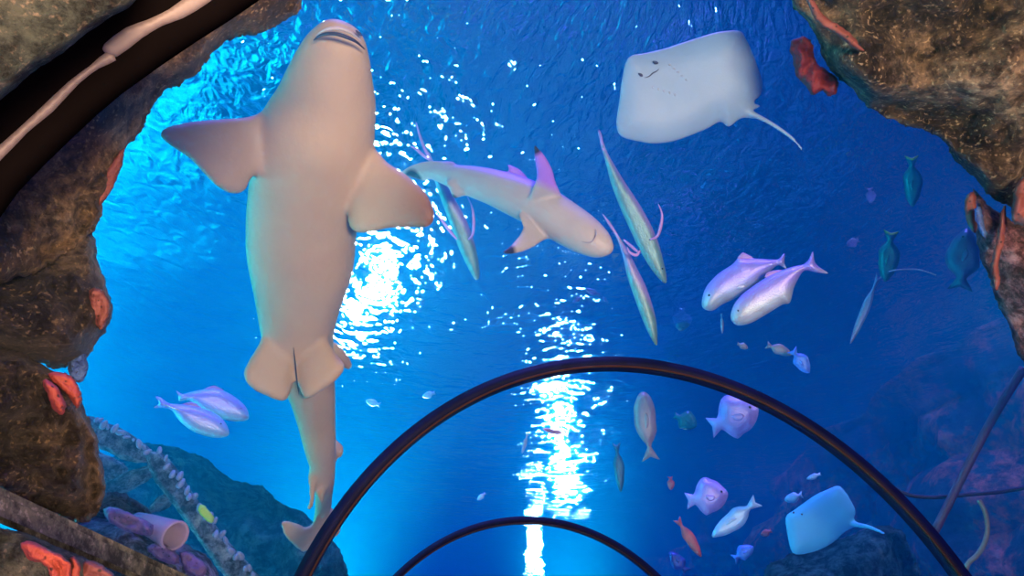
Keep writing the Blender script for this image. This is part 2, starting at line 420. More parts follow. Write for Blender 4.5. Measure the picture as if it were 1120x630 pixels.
M['rock_pink'] = rock_mat('pinkish_rock', [(0.32, (0.03, 0.025, 0.03)), (0.45, (0.12, 0.09, 0.09)), (0.55, (0.32, 0.15, 0.16)), (0.7, (0.36, 0.32, 0.34))], 6.0, 1.0, 0.6, 0.35, 0.5, (0.5, 0.3, 0.3))
M['concrete'] = rock_mat('mossy_concrete', [(0.35, (0.022, 0.034, 0.03)), (0.55, (0.05, 0.066, 0.056)), (0.7, (0.10, 0.105, 0.085))], 9, 0.8, 0.9, 0.2, 0.6, (0.22, 0.19, 0.14))
M['ledge'] = rock_mat('worn_concrete', [(0.3, (0.04, 0.046, 0.032)), (0.7, (0.085, 0.09, 0.064))], 8, 0.2, 0.8, 0.2, 0.3, (0.25, 0.24, 0.2))
M['reef'] = rock_mat('reef_growth', [(0.33, (0.02, 0.04, 0.06)), (0.5, (0.08, 0.14, 0.2)), (0.62, (0.18, 0.22, 0.34)), (0.75, (0.4, 0.42, 0.5))], 7.0, 1.0, 0.8, 0.2)
M['mound'] = rock_mat('distant_reef', [(0.35, (0.015, 0.06, 0.07)), (0.6, (0.05, 0.16, 0.16)), (0.75, (0.2, 0.35, 0.25))], 2.5, 1.0, 0.9, 0.1)
M['wood'] = rock_mat('waterlogged_wood', [(0.3, (0.05, 0.09, 0.12)), (0.6, (0.16, 0.24, 0.3)), (0.75, (0.45, 0.55, 0.65))], 6, 0.8, 0.8, 0.2)
M['red_sponge'] = sponge_mat('red_sponge', (0.13, 0.014, 0.010), (0.24, 0.04, 0.025), 90)
M['dull_red'] = sponge_mat('dull_red_sponge', (0.10, 0.025, 0.018), (0.20, 0.055, 0.04), 50)
M['pink_sponge'] = sponge_mat('pink_sponge', (0.09, 0.02, 0.016), (0.16, 0.05, 0.04), 110)
M['orange_sponge'] = sponge_mat('orange_sponge', (0.16, 0.015, 0.01), (0.34, 0.06, 0.03), 120)
M['crimson_sponge'] = sponge_mat('crimson_sponge', (0.08, 0.003, 0.006), (0.14, 0.008, 0.012), 60)
M['blue_sponge'] = sponge_mat('blue_sponge', (0.02, 0.05, 0.18), (0.05, 0.12, 0.3), 120)
M['rubber'] = plain('black_rubber', (0.0025, 0.002, 0.002), 0.9, 0, 0.0)
M['sealant'] = plain('grey_sealant', (0.11, 0.095, 0.09), 0.5)
M['hoop'] = plain('navy_metal', (0.003, 0.005, 0.03), 0.6, 0.0, 0.12)
M['seal'] = plain('brown_seal', (0.05, 0.022, 0.014), 0.7, 0, 0.1)
M['black'] = plain('black_eye', (0.008, 0.008, 0.01), 0.2)
M['crease'] = plain('dark_crease', (0.05, 0.04, 0.05), 0.6)

# ---------------------------------------------------------------- tunnel hoops
for k, (D, lab) in enumerate(((HD[0], 'large dark arched hoop joining the acrylic tunnel panels, nearest to the viewer'),
                              (HD[1], 'smaller-looking dark arched hoop farther along the acrylic tunnel'))):
    root = bpy.data.objects.new('tunnel_hoop', None); COL.objects.link(root); root.location = (CX, D, 0)
    tag(root, lab, 'tunnel hoop')
    def ring(ri, ro, y0, y1):
        bm = bmesh.new(); rings = []
        prof = [(-1, 0.0)] + [None] * 97 + [(1, 0.0)]
        for q in range(99):
            c = []
            for (rr, yy) in ((ri, y0), (ro, y0), (ro, y1), (ri, y1)):
                if q == 0: pt = (CX - rr, yy, 0.0)
                elif q == 98: pt = (CX + rr, yy, 0.0)
                else:
                    a = PI * (q - 1) / 96; pt = (CX - rr * math.cos(a), yy, CZ + rr * math.sin(a))
                c.append(bm.verts.new(pt))
            rings.append(c)
        for q in range(98):
            for j in range(4): bm.faces.new((rings[q][j], rings[q][(j + 1) % 4], rings[q + 1][(j + 1) % 4], rings[q + 1][j]))
        bm.faces.new(rings[0]); bm.faces.new(rings[-1][::-1])
        bmesh.ops.bevel(bm, geom=[e for e in bm.edges if len(e.link_faces) == 2 and e.calc_face_angle(0) > 1.2], offset=0.006, segments=2, affect='EDGES')
        return bm
    mesh_obj('outer_band', ring(R - 0.010, R + 0.040, D - 0.029, D + 0.029), M['hoop'], root)
    mesh_obj('inner_seal', ring(R - 0.016, R - 0.009, D - 0.034, D - 0.022), M['seal'], root)

# ---------------------------------------------------------------- rocks and entrance
def rock(name, label, cat, pts, depth, T, mat, E=60, step=6, rough=4, namp=0.06, nscale=4.0, k=2, group=None, t0=0.02):
    bm = bmesh.new(); inflate(bm, pts, depth, T, E, t0, step, k, rough, namp, nscale)
    o = mesh_obj(name, bm, M[mat]); tag(o, label, cat, group); return o
rock('rock_arch', 'brown jagged rock arching over the upper left of the tunnel opening', 'rock',
     [(420, -60), (345, -15), (330, 8), (300, 30), (262, 40), (228, 58), (215, 82), (182, 98), (165, 125), (150, 148), (138, 160), (130, 185), (113, 220), (100, 255), (60, 285), (0, 310), (-150, 340), (-220, 280), (-150, 120), (0, 60), (150, -60)],
     lin(((0, 300, 0.92), (350, 0, 1.15))), 0.07, 'rock_brown', 50, 5, 5, 0.05, 7)
rock('boulder', 'dark bulging boulder on the left edge below the brown rock arch', 'rock',
     [(97, 252), (106, 275), (110, 300), (118, 315), (125, 340), (118, 360), (108, 375), (95, 392), (60, 402), (0, 388), (-140, 380), (-190, 320), (-100, 300), (0, 285), (60, 268)],
     1.02, 0.12, 'rock_dark', 60, 5, 4, 0.06, 8)
rock('boulder', 'dark grey boulder with two red sponges, lowest of the left rocks', 'rock',
     [(0, 380), (40, 396), (62, 408), (85, 430), (95, 455), (105, 480), (113, 510), (115, 540), (106, 560), (88, 572), (40, 560), (-20, 540), (-140, 500), (-160, 390)],
     0.93, 0.12, 'rock_dark', 60, 5, 4, 0.06, 8)
def sponge(label, pts, depth, T, mat, E=8, step=2.2, cat='sponge', group=None, name='sea_sponge', rough=2.1):
    bm = bmesh.new(); inflate(bm, pts, depth, T, E, 0.003, step, 2, rough, T * .9, 26)
    tag(mesh_obj(name, bm, M[mat]), label, cat, group)
sponge('salmon sponge patch on the edge of the brown rock arch', [(136, 163), (128, 170), (114, 186), (108, 205), (108, 226), (115, 219), (124, 203), (133, 182)], 0.96, 0.015, 'pink_sponge')
sponge('reddish sponge bulging from the edge of the upper dark boulder', [(97, 318), (110, 316), (119, 326), (122, 340), (118, 352), (109, 362), (102, 350), (97, 335)], 0.93, 0.02, 'pink_sponge')
sponge('smaller red pitted sponge, lower of two on the lowest left boulder', [(46, 417), (56, 418), (67, 431), (73, 445), (68, 453), (60, 449), (52, 438)], 0.80, 0.015, 'red_sponge')
sponge('larger red pitted sponge, upper of two on the lowest left boulder', [(53, 410), (66, 406), (77, 411), (85, 422), (90, 438), (86, 447), (79, 440), (70, 428), (58, 419)], 0.82, 0.015, 'red_sponge')
sponge('round dark blue sponge tucked beneath the upper left boulder', [(80, 385), (92, 385), (97, 396), (95, 410), (86, 419), (76, 412), (74, 395)], 0.98, 0.03, 'blue_sponge', 10)
# concrete ring, rubber gasket with its sealant, sill
rock('concrete_portal', 'rough grey-green concrete portal in the upper left corner', 'portal',
     [(160, -15), (112, 24), (50, 70), (0, 110), (-150, 240), (-260, 200), (-200, -160), (140, -120)], 0.58, 0.03, 'concrete', 20, 5, 1.5, 0.012, 12, t0=0.01)
bm = bmesh.new(); inflate(bm, [(300, -25), (280, 3), (213, 47), (133, 103), (77, 153), (20, 210), (-60, 300), (-200, 300), (-130, 205), (0, 95), (50, 60), (110, 18), (160, -25), (230, -50)], 0.68, 0.02, 25, 0.008, 6, 2)
gas = mesh_obj('rubber_gasket', bm, M['rubber']); tag(gas, 'wide black rubber gasket between concrete portal and brown rock', 'gasket')
for pts in ([(-40, 190), (-2, 160), (38, 124), (74, 90), (98, 72), (118, 56), (127, 66), (108, 75), (86, 92), (58, 122), (30, 145), (0, 176), (-40, 206)],
            [(114, 48), (138, 30), (160, 22), (185, 10), (212, -8), (245, -14), (228, 3), (200, 20), (178, 28), (155, 42), (128, 62), (114, 57)]):
    bm = bmesh.new(); inflate(bm, pts, 0.655, 0.0015, 3, 0.004, 4, 2)
    s = mesh_obj('sealant_strip', bm, M['sealant'], gas)
bm = bmesh.new()
def prism(bm, A, B, wv, hv):
    vs = [bm.verts.new(p) for p in (A, A + wv, A + wv + hv, A + hv, B, B + wv, B + wv + hv, B + hv)]
    for f in ((0, 1, 2, 3), (7, 6, 5, 4), (0, 4, 5, 1), (1, 5, 6, 2), (2, 6, 7, 3), (3, 7, 4, 0)): bm.faces.new([vs[i] for i in f])
    bmesh.ops.bevel(bm, geom=bm.edges[:], offset=0.006, segments=2, affect='EDGES')
# sill: its inner face runs between two pixel lines
A0, A1 = W(-90, 490, 0.66), W(240, 646, 1.02); Bq = W(-90, 536, 0.655)
prism(bm, A0, A1, (Bq - A0) * 1.0, ray(40, 560) * 0.09)
tag(mesh_obj('concrete_sill', bm, M['ledge'], smooth=False), 'slanting olive-grey concrete sill across the bottom left corner', 'sill')
rock('rock', 'pale rough rock in the bottom left corner below the concrete sill', 'rock',
     [(-80, 560), (0, 578), (30, 584), (70, 600), (110, 622), (150, 660), (120, 740), (-100, 740)], 0.60, 0.03, 'concrete', 30, 4, 2, 0.02, 12)
sponge('bright orange-red branching sponge in the bottom left corner', [(22, 595), (38, 593), (60, 603), (77, 617), (78, 650), (62, 650), (54, 628), (46, 616), (32, 614), (26, 606)], 0.545, 0.012, 'orange_sponge', 7)
sponge('small red-brown sponge beside the bright orange-red one', [(76, 609), (84, 613), (89, 622), (88, 650), (80, 650)], 0.555, 0.01, 'red_sponge', 5)
sponge('pinkish knobbly sponge below the end of the concrete sill', [(90, 618), (100, 614), (112, 618), (126, 630), (130, 655), (92, 655)], 0.56, 0.012, 'pink_sponge', 7)

RR = lin(((880, 0, 2.35), (1120, 250, 2.75)))
rock('rock_overhang', 'large ochre craggy rock overhang filling the top right corner', 'rock',
     [(862, -150), (862, -10), (880, 14), (893, 38), (899, 60), (910, 80), (928, 92), (938, 108), (958, 122), (980, 136), (1004, 141), (1024, 148), (1037, 160), (1046, 178), (1062, 188), (1080, 212), (1100, 225), (1140, 235), (1320, 240), (1320, -150)],
     RR, 0.22, 'rock_right', 90, 5, 4, 0.15, 4.5)
rock('rock', 'pinkish encrusted rock on the right edge below the ochre overhang', 'rock',
     [(1064, 206), (1070, 230), (1064, 250), (1070, 272), (1080, 300), (1088, 325), (1098, 348), (1110, 375), (1122, 402), (1150, 440), (1320, 480), (1320, 262), (1140, 250), (1100, 236), (1080, 222)],
     lin(((1060, 210, 2.75), (1120, 400, 2.85))), 0.14, 'rock_pink', 50, 5, 3, 0.09, 4)
sponge('crimson sponge hanging below the top right rock overhang', [(866, 50), (877, 39), (888, 43), (891, 62), (902, 76), (919, 88), (909, 105), (898, 98), (888, 102), (881, 90), (871, 84), (867, 68)], 2.42, 0.05, 'crimson_sponge', 12, 2.5, rough=4)
sponge('long red streak of sponge on the ochre rock overhang', [(882, -6), (892, 4), (903, 18), (918, 29), (935, 42), (946, 56), (934, 52), (916, 40), (900, 30), (888, 14)], 2.15, 0.02, 'dull_red', 6)
sponge('brick-red pitted sponge at the far right edge under the overhang', [(1108, 214), (1114, 198), (1126, 192), (1140, 215), (1130, 245), (1110, 246), (1106, 230)], 2.50, 0.03, 'dull_red', 8)
sponge('orange-red sponge on the left rim of the pinkish rock', [(1058, 214), (1066, 210), (1068, 232), (1066, 256), (1058, 246), (1055, 228)], 2.66, 0.03, 'dull_red', 6)
sponge('violet finger of sponge on the pinkish rock', [(1066, 228), (1072, 226), (1077, 245), (1078, 262), (1071, 256), (1067, 242)], 2.58, 0.02, 'blue_sponge', 5)
sponge('thin pink sponge ridge running down the pinkish rock', [(1094, 232), (1100, 226), (1098, 260), (1092, 290), (1094, 312), (1088, 318), (1084, 290), (1090, 262)], 2.56, 0.02, 'dull_red', 5)

# ---------------------------------------------------------------- reef at lower left and right
rock('reef_mound', 'dark hazy reef mound rising beyond the sunken frame at lower left', 'reef',
     [(120, 500), (160, 485), (185, 487), (205, 493), (225, 500), (238, 514), (255, 524), (285, 531), (300, 545), (330, 560), (355, 582), (372, 600), (382, 640), (385, 700), (60, 700), (60, 540)], 4.8, 0.3, 'mound', 60, 6, 3, 0.35, 1.2)
rock('reef_rock', 'blue-lit lumpy reef rock behind the concrete sill', 'reef',
     [(60, 560), (105, 545), (118, 537), (135, 538), (150, 548), (165, 560), (172, 574), (190, 585), (212, 600), (238, 625), (250, 760), (20, 760), (20, 600)], 1.9, 0.18, 'reef', 40, 5, 3, 0.14, 5)
rock('reef_rock', 'brown reef slope seen inside the large hoop at lower right', 'reef',
     [(820, 760), (830, 640), (852, 612), (890, 600), (930, 586), (962, 574), (985, 580), (1000, 610), (1012, 640), (1020, 760)], 6.0, 0.4, 'mound', 40, 6, 3, 0.3, 1.4)
fr = bpy.data.objects.new('sunken_frame', None); COL.objects.link(fr); fr.location = W(180, 600, 3.0)
tag(fr, 'sunken wooden frame of grown-over planks leaning at lower left', 'wreck')
for nm, pts, d, T in (('plank', [(96, 455), (112, 462), (132, 468), (150, 480), (168, 494), (160, 506), (138, 504), (118, 494), (96, 486)], 3.0, 0.04),
                      ('plank', [(94, 490), (112, 496), (135, 506), (140, 520), (118, 528), (96, 520)], 3.1, 0.03),
                      ('beam', [(158, 496), (172, 494), (186, 502), (205, 530), (232, 570), (262, 606), (300, 650), (262, 650), (228, 606), (196, 560), (170, 528)], 2.95, 0.05),
                      ('beam', [(110, 530), (165, 508), (172, 520), (120, 546)], 3.05, 0.04),
                      ('beam', [(190, 548), (176, 560), (160, 558), (182, 538)], 3.0, 0.03)):
    bm = bmesh.new(); inflate(bm, pts, d, T, 8, 0.01, 4, 2, 1.5, 0.02, 10); mesh_obj(nm, bm, M['wood'], fr)
# mussels and coral knobs on the frame
M['mussel'] = plain('pale_blue_shell', (0.2, 0.26, 0.4), 0.35)
M['yellow'] = plain('yellow_coral', (0.4, 0.6, 0.06), 0.7)
bm = bmesh.new(); bmesh.ops.create_icosphere(bm, subdivisions=2, radius=1)
for v in bm.verts:
    v.co = Vector((v.co.x * (1.3 - .3 * v.co.x), v.co.y * .8, v.co.z * .6)) * (1 + 0.12 * noise.noise(v.co * 2))
mus = mesh_obj('mussel', bm, M['mussel']); spots = []
rnd = random.Random(3)
for i in range(22):
    t = i / 21; spots.append((176 + 100 * t + rnd.uniform(-3, 3), 492 + 138 * t ** 0.95 + rnd.uniform(-5, 5), rnd.uniform(.010, .018)))
for i in range(12): spots.append((104 + i * 5.2 + rnd.uniform(-2, 2), 456 + i * 3.4 + rnd.uniform(-3, 3), rnd.uniform(.008, .016)))
for i, (x, y, s) in enumerate(spots):
    o = mus if i == 0 else mus.copy()
    if i: COL.objects.link(o)
    o.location = W(x, y, 2.88); o.scale = (s, s, s); o.rotation_euler = (rnd.uniform(0, 3), rnd.uniform(0, 3), rnd.uniform(0, 3))
    tag(o, 'pale bluish mussel growing along the edge of the sunken frame', 'mussel', 'mussels on the sunken frame')
sponge('yellow-green coral tuft on the long beam of the sunken frame', [(218, 552), (226, 556), (233, 566), (230, 572), (222, 566), (216, 558)], 2.86, 0.02, 'yellow', 4, 2, 'coral', name='coral_tuft')
# tube sponge with an open mouth
bm = bmesh.new(); A, B = W(150, 568, 1.78), W(191, 586, 1.66); ax = (B - A).normalized(); s1 = ax.orthogonal().normalized(); s2 = ax.cross(s1)
prof = [(0.0, 0.0), (0.0, .016), (.3, .022), (.6, .026), (.85, .030), (1.0, .033), (1.04, .030), (1.0, .026), (.7, .020), (.5, .0)]
rings = []
for t, r in prof:
    c = A.lerp(B, t); rings.append([bm.verts.new(c + (s1 * math.cos(2 * PI * q / 20) + s2 * math.sin(2 * PI * q / 20)) * max(r, .0005) * (1 + .06 * noise.noise(Vector((q, t * 5, 0))))) for q in range(20)])
for i in range(len(rings) - 1):
    for q in range(20): bm.faces.new((rings[i][q], rings[i][(q + 1) % 20], rings[i + 1][(q + 1) % 20], rings[i + 1][q]))
tag(mesh_obj('tube_sponge', bm, plain('mauve_sponge', (0.20, 0.17, 0.26), 0.7)), 'mauve tube sponge with an open mouth lying on the blue-lit reef rock', 'sponge')
M['mauve'] = sponge_mat('mauve_coral', (0.05, 0.04, 0.12), (0.14, 0.10, 0.22), 90)
for lab, pts in (('mauve knobbly coral ridge on the reef rock behind the tube sponge', [(112, 556), (130, 556), (150, 564), (168, 574), (165, 586), (142, 582), (120, 572)]),
                 ('mauve rounded coral in front of the tube sponge mouth', [(160, 598), (176, 594), (192, 602), (196, 616), (182, 616), (166, 608)]),
                 ('bluish coral lump at the lower end of the reef rock', [(196, 604), (212, 606), (226, 620), (222, 632), (204, 626)])):
    sponge(lab, pts, 1.68, 0.03, 'mauve', 8, 2.5, 'coral', name='coral', rough=1.5)

# ---------------------------------------------------------------- big shark
SP = [(372, 27, 6, 2.22), (370, 33, 22, 2.24), (369, 42, 32, 2.26), (366, 60, 41, 2.29), (361, 89, 51, 2.33), (357, 115, 59, 2.37), (349, 145, 67, 2.41), (344, 175, 69, 2.46), (336, 210, 65, 2.52),
      (331, 250, 63, 2.60), (330, 290, 60, 2.68), (327, 330, 49, 2.76), (326, 360, 42, 2.82), (330, 395, 36, 2.90), (340, 425, 28, 2.98), (346, 460, 22, 3.1), (350, 490, 18, 3.2), (354, 520, 13, 3.32), (354, 545, 10, 3.42), (352, 562, 9, 3.5), (347, 580, 7, 3.52), (340, 592, 5, 3.5)]
SD = on(SP)
bm = bmesh.new(); loft(bm, SP, 0.78, 28, 4)
def fin(bm, pts, dfun, T=0.02, E=14, t0=0.011, step=5): inflate(bm, pts, dfun, T, E, t0, step, 3)
fin(bm, [(300, 122), (270, 128), (235, 130), (200, 134), (178, 141), (175, 150), (188, 161), (208, 174), (226, 194), (244, 209), (260, 213), (270, 206), (280, 190), (310, 200), (330, 160)], lin(((175, 145, 2.25), (300, 160, 2.42))), 0.03, 30)
fin(bm, [(412, 165), (422, 176), (444, 190), (462, 206), (472, 222), (476, 238), (468, 249), (448, 249), (425, 250), (402, 255), (388, 254), (380, 244), (381, 222), (360, 200), (380, 170)], lin(((475, 235, 2.22), (390, 210, 2.40))), 0.03, 30)
fin(bm, [(292, 362), (282, 378), (270, 398), (266, 411), (274, 424), (290, 433), (308, 439), (317, 434), (320, 415), (322, 395), (325, 370)], lin(((270, 415, 2.72), (320, 390, 2.80))), 0.028, 18)
fin(bm, [(352, 362), (360, 374), (370, 390), (378, 401), (369, 415), (352, 428), (336, 437), (329, 430), (325, 414), (323, 395), (330, 368)], lin(((375, 405, 2.72), (325, 390, 2.80))), 0.028, 18)
fin(bm, [(340, 510), (346, 520), (345, 540), (342, 556), (335, 559), (338, 545), (337, 530), (336, 520)], 3.28, 0.008, 6, 0.009, 4)
fin(bm, [(345, 505), (356, 515), (356, 545), (350, 552), (345, 540), (340, 520)], 3.32, 0.008, 6, 0.009, 4)
fin(bm, [(362, 372), (374, 380), (385, 396), (384, 404), (374, 402), (362, 390)], 3.02, 0.01, 6, 0.010, 4)
fin(bm, [(362, 478), (372, 484), (377, 492), (374, 500), (362, 500)], 3.28, 0.01, 6, 0.010, 4)
fin(bm, [(352, 560), (350, 578), (345, 592), (338, 602), (330, 604), (320, 596), (311, 586), (307, 572), (313, 568), (324, 571), (334, 576), (342, 572)], lin(((345, 590, 3.5), (308, 575, 3.42))), 0.008, 8, 0.010, 4)
fin(bm, [(356, 552), (368, 560), (374, 568), (372, 582), (364, 590), (354, 580)], 3.55, 0.008, 8, 0.010, 4)
cc = Vector([sum(sorted((min(v.co[i] for v in bm.verts), max(v.co[i] for v in bm.verts)))) / 2 for i in range(3)])
tips = [(W(478, 235, 2.22), 0.16), (W(172, 145, 2.25), 0.18), (W(376, 402, 2.95), 0.08)]
m1 = skin_mat('beige_shark_skin', (0.50, 0.35, 0.21), (0.42, 0.28, 0.17), 0.6, tips, center=cc, soft=0.8, tipcol=(0.17, 0.085, 0.05), scale=3, bump=0.25)
shark = mesh_obj('shark', bm, m1); remesh(shark, 0.0125, 6)
tag(shark, 'huge beige shark seen from below, swimming up the left of the view', 'shark')
M['lip'] = plain('pale_lip', (0.62, 0.52, 0.45), 0.5)
def spart(name, pts, r, mat, par, taper=True):
    bm = bmesh.new(); tube(bm, pxcurve(pts), r, 8, (lambda t: 0.25 + 0.75 * math.sin(PI * t)) if taper else None)
    o = mesh_obj(name, bm, M[mat] if isinstance(mat, str) else mat, par); return o
spart('mouth', [(343, 44, 2.175), (352, 38, 2.15), (366, 37, 2.13), (380, 41, 2.13), (390, 46, 2.15), (399, 54, 2.185)], 0.006, 'crease', shark)
spart('lip', [(346, 39, 2.18), (356, 33, 2.15), (370, 31, 2.14), (384, 36, 2.15), (395, 45, 2.19)], 0.006, 'lip', shark)
spart('nostril', [(389, 33, 2.20), (393, 37, 2.205), (396, 39, 2.215)], 0.005, 'crease', shark)
spart('groin_crease', [(321, 380, 2.71), (323, 398, 2.735), (325, 418, 2.765), (327, 432, 2.80)], 0.003, 'crease', shark)

# ---------------------------------------------------------------- blacktip shark
SB = [(667, 276, 4, 2.72), (664, 273, 10, 2.73), (655, 267, 17, 2.75), (638, 256, 22, 2.78), (617, 243, 24, 2.82), (594, 228, 24, 2.86), (568, 216, 23, 2.9), (540, 205, 20, 2.95), (515, 198, 17, 3.0), (495, 193, 13, 3.04), (478, 189, 9, 3.08), (462, 188, 6, 3.12), (447, 189, 3.5, 3.15), (440, 191, 1.5, 3.17)]
bm = bmesh.new(); loft(bm, SB, 0.9, 24, 4)
fin(bm, [(616, 222), (609, 202), (603, 183), (594, 168), (584, 158), (585, 175), (587, 192), (583, 205), (578, 222), (600, 232)], lin(((584, 160, 2.62), (600, 220, 2.82))), 0.015, 12, 0.008, 4)
fin(bm, [(568, 232), (572, 248), (566, 260), (558, 269), (550, 275), (556, 278), (570, 276), (584, 270), (594, 263), (606, 258), (600, 240)], lin(((552, 275, 2.64), (585, 245, 2.82))), 0.015, 12, 0.008, 4)
fin(bm, [(487, 198), (492, 208), (495, 216), (502, 216), (512, 212), (518, 204), (505, 195)], 2.98, 0.01, 8, 0.007, 3)
fin(bm, [(498, 178), (486, 176), (468, 176), (452, 180), (440, 187), (438, 191), (450, 194), (464, 198), (470, 195), (480, 190), (495, 188)], lin(((440, 190, 3.17), (495, 185, 3.04))), 0.008, 8, 0.007, 3)
fin(bm, [(582, 205), (572, 188), (562, 182), (555, 180), (558, 190), (562, 206)], 2.95, 0.008, 8, 0.007, 3)
cc = Vector([sum(sorted((min(v.co[i] for v in bm.verts), max(v.co[i] for v in bm.verts)))) / 2 for i in range(3)])
tips = [(W(582, 156, 2.62), 0.055), (W(549, 276, 2.64), 0.062), (W(494, 219, 2.98), 0.03), (W(452, 196, 3.14), 0.05)]
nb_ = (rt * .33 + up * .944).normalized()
m2 = skin_mat('pale_shark_skin', (0.44, 0.42, 0.38), (0.36, 0.35, 0.33), 0.5, tips, center=cc, scale=4, bump=0.15, back=(nb_, (W(540, 191, 2.92) - cc).dot(nb_), 0.018, (0.40, 0.20, 0.75)))  # violet light on the upper edge, painted into the skin as a band
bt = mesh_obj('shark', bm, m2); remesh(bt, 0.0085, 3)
tag(bt, 'smaller pale shark with black-tipped fins, seen from below near the centre', 'shark')
spart('mouth', [(636, 264, 2.70), (646, 265, 2.68), (652, 258, 2.675), (652, 250, 2.69)], 0.003, plain('faint_crease', (0.35, 0.33, 0.35)), bt)

# ---------------------------------------------------------------- rays
def stingray(label, disc, tail, dfun, T, voxel, step, feats, s, base=(0.27, 0.40, 0.50), dk=(0.22, 0.35, 0.46)):
    bm = bmesh.new()
    wob = lambda x, y: 0.012 * s * math.sin((x + .6 * y) * 0.035 / s)
    inflate(bm, disc, dfun, T, 30 * s, 0.007, step, 3, wob=wob, power=0.8)
    loft(bm, tail, 0.9, 10, 4)
    m = skin_mat('white_ray_belly', base, dk, 0.5, scale=4, bump=0.1)
    o = mesh_obj('stingray', bm, m); remesh(o, voxel, 2); tag(o, label, 'stingray')
    for nm, pts, r in feats:
        spart(nm, [(x, y, dfun(x, y) + wob(x, y) - T - 0.006) for x, y in pts], r, 'crease' if nm != 'gill_slit' else M['gill'], o)
    return o
M['gill'] = plain('grey_gill_slit', (0.35, 0.42, 0.47))
R1 = [(687, 63), (706, 58), (727, 53), (745, 47), (761, 42), (785, 35), (809, 33.5), (816, 43), (822, 55), (829, 74), (834, 90), (832, 104), (823, 112), (832, 116), (822, 122), (826, 130), (811, 129), (797, 139), (788, 133), (775, 140), (761, 146), (745, 152), (730, 156), (714, 157), (700, 155), (679, 149), (674, 134), (677, 112), (680, 88)]
d1 = lin(((680, 100, 2.85), (825, 100, 2.95)))
feats = [('nostril', [(714, 67), (717, 68.5), (720, 69)], 0.007), ('nostril', [(698, 80), (701, 82), (703, 83.5)], 0.006),
         ('mouth', [(705, 85), (710, 83.5), (714, 80), (718, 78), (721, 75)], 0.003)]
for k in range(5):
    feats.append(('gill_slit', [(713 + 6 * k, 94 + 2.0 * k), (715 + 6 * k, 97 + 2 * k)], 0.004))
    feats.append(('gill_slit', [(731 + 4.5 * k, 70 + 4.2 * k), (734 + 4.5 * k, 71.5 + 4.2 * k)], 0.004))
stingray('large white-bellied stingray with trailing tail near the top right', R1,
         [(812, 120, 5, 2.93), (824, 125, 3.6, 2.93), (845, 136, 2.8, 2.92), (866, 151, 2.2, 2.9), (879, 166, 1.4, 2.88)], d1, 0.035, 0.0075, 4, feats, 1.0)
R2 = [(859, 566), (868, 558), (879, 550), (892, 541), (905, 535), (917, 531), (924, 537), (930, 546), (936, 559), (934, 568), (940, 573), (932, 578), (923, 583), (912, 593), (900, 600), (886, 605), (868, 606), (862, 590)]
feats = [('nostril', [(867, 560), (869, 561)], 0.008), ('nostril', [(876, 562), (878, 563)], 0.006)]
stingray('small pale blue stingray inside the large hoop at lower right', R2,
         [(926, 572, 4, 5.3), (938, 574, 3, 5.28), (952, 577, 2.3, 5.25), (968, 584, 1.6, 5.2)], lin(((860, 580, 5.2), (935, 570, 5.3))), 0.03, 0.010, 3, feats, 0.5, (0.12, 0.62, 0.85), (0.10, 0.52, 0.8))

# ---------------------------------------------------------------- fish
def fish_mat(name, base, dark, metal=0.2, rough=0.35): return skin_mat(name, base, dark, rough, scale=9, bump=0.3, metal=metal, spec=0.6)
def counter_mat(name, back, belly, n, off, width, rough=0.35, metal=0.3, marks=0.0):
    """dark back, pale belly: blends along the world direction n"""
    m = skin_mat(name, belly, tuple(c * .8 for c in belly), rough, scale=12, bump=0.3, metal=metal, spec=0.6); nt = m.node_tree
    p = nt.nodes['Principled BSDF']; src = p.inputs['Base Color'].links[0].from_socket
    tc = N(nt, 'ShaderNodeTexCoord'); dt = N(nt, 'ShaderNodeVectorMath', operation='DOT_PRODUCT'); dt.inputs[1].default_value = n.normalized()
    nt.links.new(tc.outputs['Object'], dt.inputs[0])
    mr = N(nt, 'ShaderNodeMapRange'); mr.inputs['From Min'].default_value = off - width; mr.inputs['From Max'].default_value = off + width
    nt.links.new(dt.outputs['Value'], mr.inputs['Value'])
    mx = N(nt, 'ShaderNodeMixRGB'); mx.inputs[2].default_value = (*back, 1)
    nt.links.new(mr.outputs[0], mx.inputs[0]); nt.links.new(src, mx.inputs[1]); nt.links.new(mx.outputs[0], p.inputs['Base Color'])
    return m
def across(ax, ay): return rt * ax - up * ay
M['trev_r'] = counter_mat('silver_fish_violet_back', (0.42, 0.34, 0.85), (0.55, 0.66, 0.68), across(-.42, -.9), 0.005, 0.035)  # real countershading, with violet light from above painted into the back
M['trev_l'] = counter_mat('silver_fish_lilac_back', (0.45, 0.38, 0.9), (0.60, 0.72, 0.78), across(.35, -.94), 0.0, 0.03)  # countershading again, its lilac back also holding painted light from above
M['silver'] = fish_mat('silver_fish', (0.62, 0.66, 0.72), (0.38, 0.40, 0.52), 0.45)
M['teal'] = fish_mat('teal_fish', (0.07, 0.22, 0.24), (0.04, 0.12, 0.16), 0.1)
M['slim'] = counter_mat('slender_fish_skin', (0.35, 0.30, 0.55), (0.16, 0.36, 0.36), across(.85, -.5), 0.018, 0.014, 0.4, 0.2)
M['greenf'] = fish_mat('green_fish', (0.04, 0.22, 0.16), (0.02, 0.14, 0.12), 0.1)
M['salmon'] = fish_mat('salmon_fish', (0.55, 0.35, 0.30), (0.4, 0.28, 0.26), 0.1)
M['redf'] = fish_mat('red_fish', (0.9, 0.12, 0.10), (0.5, 0.08, 0.08), 0.0)
M['bluef'] = fish_mat('blue_fish', (0.15, 0.35, 0.95), (0.10, 0.2, 0.7), 0.1)
M['lilac'] = fish_mat('lilac_fish', (0.6, 0.45, 0.9), (0.4, 0.3, 0.7), 0.2)
M['cyan'] = fish_mat('pale_cyan_fish', (0.5, 0.75, 0.95), (0.35, 0.6, 0.9), 0.2)
